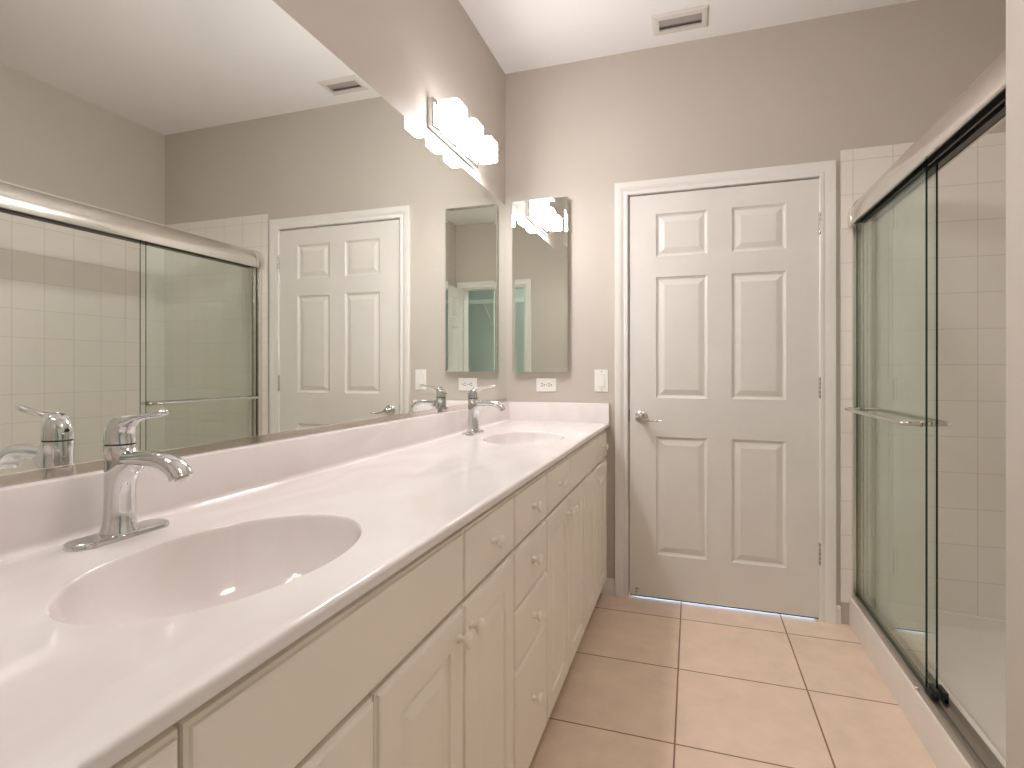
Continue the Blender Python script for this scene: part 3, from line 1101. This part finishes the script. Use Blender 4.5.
for y0, y1 in ((YH1 - 0.026, YH1), (YH0, YH0 + 0.026)):
    bm = new()
    prism(bm, [(1.655, y0), (1.730, y0), (1.730, y1), (1.655, y1)] if y0 < 2 else
          [(1.655, y1), (1.655, y0), (1.662, y0), (1.662, y1 - 0.006), (1.684, y1 - 0.006), (1.684, y0), (1.692, y0), (1.692, y1 - 0.006),
           (1.715, y1 - 0.006), (1.715, y0), (1.725, y0), (1.725, y1)], 'z', CZ0 + 0.016, 1.8074)
    obj('side_rail', bm, M['alu'], fr)
bm = new()
prism(bm, [(1.6545, CZ0), (1.6550, CZ0 + 0.016), (1.660, CZ0 + 0.021), (1.6685, CZ0 + 0.019), (1.6685, CZ0 + 0.006), (1.6840, CZ0 + 0.006),
           (1.6840, CZ0 + 0.014), (1.6930, CZ0 + 0.014), (1.6930, CZ0 + 0.006), (1.7130, CZ0 + 0.005), (1.728, CZ0 + 0.010), (1.735, CZ0 + 0.004),
           (1.735, CZ0)], 'y', YH0 + 0.0005, YH1 - 0.0005)
obj('bottom_track', bm, M['alu_track'], fr)
bm = new()
box(bm, 1.6695, 1.6805, 2.010, 2.050, CZ0 + 0.006, CZ0 + 0.026)
box(bm, 1.6815, 1.6930, 2.006, 2.060, CZ0 + 0.004, CZ0 + 0.036)
box(bm, 1.7025, 1.7160, 2.006, 2.060, CZ0 + 0.004, CZ0 + 0.036)
box(bm, 1.6690, 1.7160, 2.006, 2.028, CZ0 + 0.005, CZ0 + 0.020)
obj('door_guide', bm, M['rubber'], fr, bevel=0.0015)
bm = new()
lathe(bm, [(0.008, 0.0), (0.008, -0.004), (0.006, -0.007), (0.0005, -0.008)], (1.6552, 2.068, CZ0 + 0.009), 'x', 18)
obj('bumper', bm, M['nickel'], fr, smooth=40)


def glass_panel(x, y0, y1, bar_x, by0, by1, label):
    g = thing('sliding_glass_panel', label, 'shower door', (x, (y0 + y1) / 2, CZ0 + 0.008), 'sliding shower doors')
    bm = new()
    box(bm, x - 0.003, x + 0.003, y0, y1, CZ0 + 0.008, 1.838)
    p = obj('glass', bm, [M['glass'], M['glass_edge']], g)
    for f in p.data.polygons:
        if abs(f.normal.x) < 0.5:
            f.material_index = 1
    s = 1 if bar_x > x else -1
    zb = 0.985
    r = 0.022
    pts = [(x + s * 0.004, by0, zb)]
    for k in range(7):
        a = k * math.pi / 12
        pts.append((bar_x - s * r + s * r * math.sin(a), by0 + r - r * math.cos(a), zb))
    for k in range(7):
        a = k * math.pi / 12
        pts.append((bar_x - s * r + s * r * math.cos(a), by1 - r + r * math.sin(a), zb))
    pts.append((x + s * 0.004, by1, zb))
    bm = new()
    tube(bm, pts, 0.0078, 14)
    t = obj('towel_bar', bm, M['chrome'], g, smooth=60)
    for yy in (by0, by1):
        bm = new()
        lathe(bm, [(0.011, s * 0.003), (0.011, s * 0.008), (0.0085, s * 0.010)], (x, yy, zb), 'x', 18)
        lathe(bm, [(0.009, -s * 0.003), (0.009, -s * 0.007)], (x, yy, zb), 'x', 18)
        obj('mount', bm, M['nickel'], t, smooth=40)
    return g


glass_panel(1.6755, 2.057, YH1 - 0.009, 1.617, 2.082, 2.770, 'greenish glass shower door on the room side, with the outer towel bar')
glass_panel(1.6985, 2.044, YH1 - 0.009, 1.757, 2.090, 2.770, 'greenish glass shower door on the shower side, with the inner bar')

# ================================================================== CLOSET FITTINGS
ws = thing('wire_shelf', 'white wire closet shelf with sloping brackets, seen in the medicine cabinet mirror', 'shelf', (1.1, CB, 1.97))
bm = new()
SX0, SX1, SYF, SZ = -0.015, 2.095, CB + 0.31, 2.005
for yy, zz in ((CB + 0.006, SZ), (CB + 0.10, SZ), (CB + 0.20, SZ), (SYF, SZ), (SYF, SZ - 0.045)):
    tube(bm, [(SX0, yy, zz), (SX1, yy, zz)], 0.0034, 6)
k = 0
while SX0 + 0.02 + k * 0.0254 < SX1:
    xx = SX0 + 0.02 + k * 0.0254
    tube(bm, [(xx, CB + 0.003, SZ + 0.003), (xx, SYF - 0.002, SZ + 0.003), (xx, SYF + 0.002, SZ), (xx, SYF + 0.002, SZ - 0.046)], 0.0017, 5)
    k += 1
obj('wire_deck', bm, M['wire'], ws, smooth=60)
for xx in (0.35, 0.88, 1.42, 1.95):
    bm = new()
    tube(bm, [(xx, SYF - 0.004, SZ - 0.045), (xx, SYF - 0.02, SZ - 0.062), (xx, CB + 0.012, SZ - 0.270), (xx, CB + 0.003, SZ - 0.295)], 0.0050, 8)
    obj('bracket', bm, M['wire'], ws, smooth=60)
round_lamp(0.35, -0.5, 2.6, 'closet_fill', 'added unseen fill lamp on the closet ceiling')
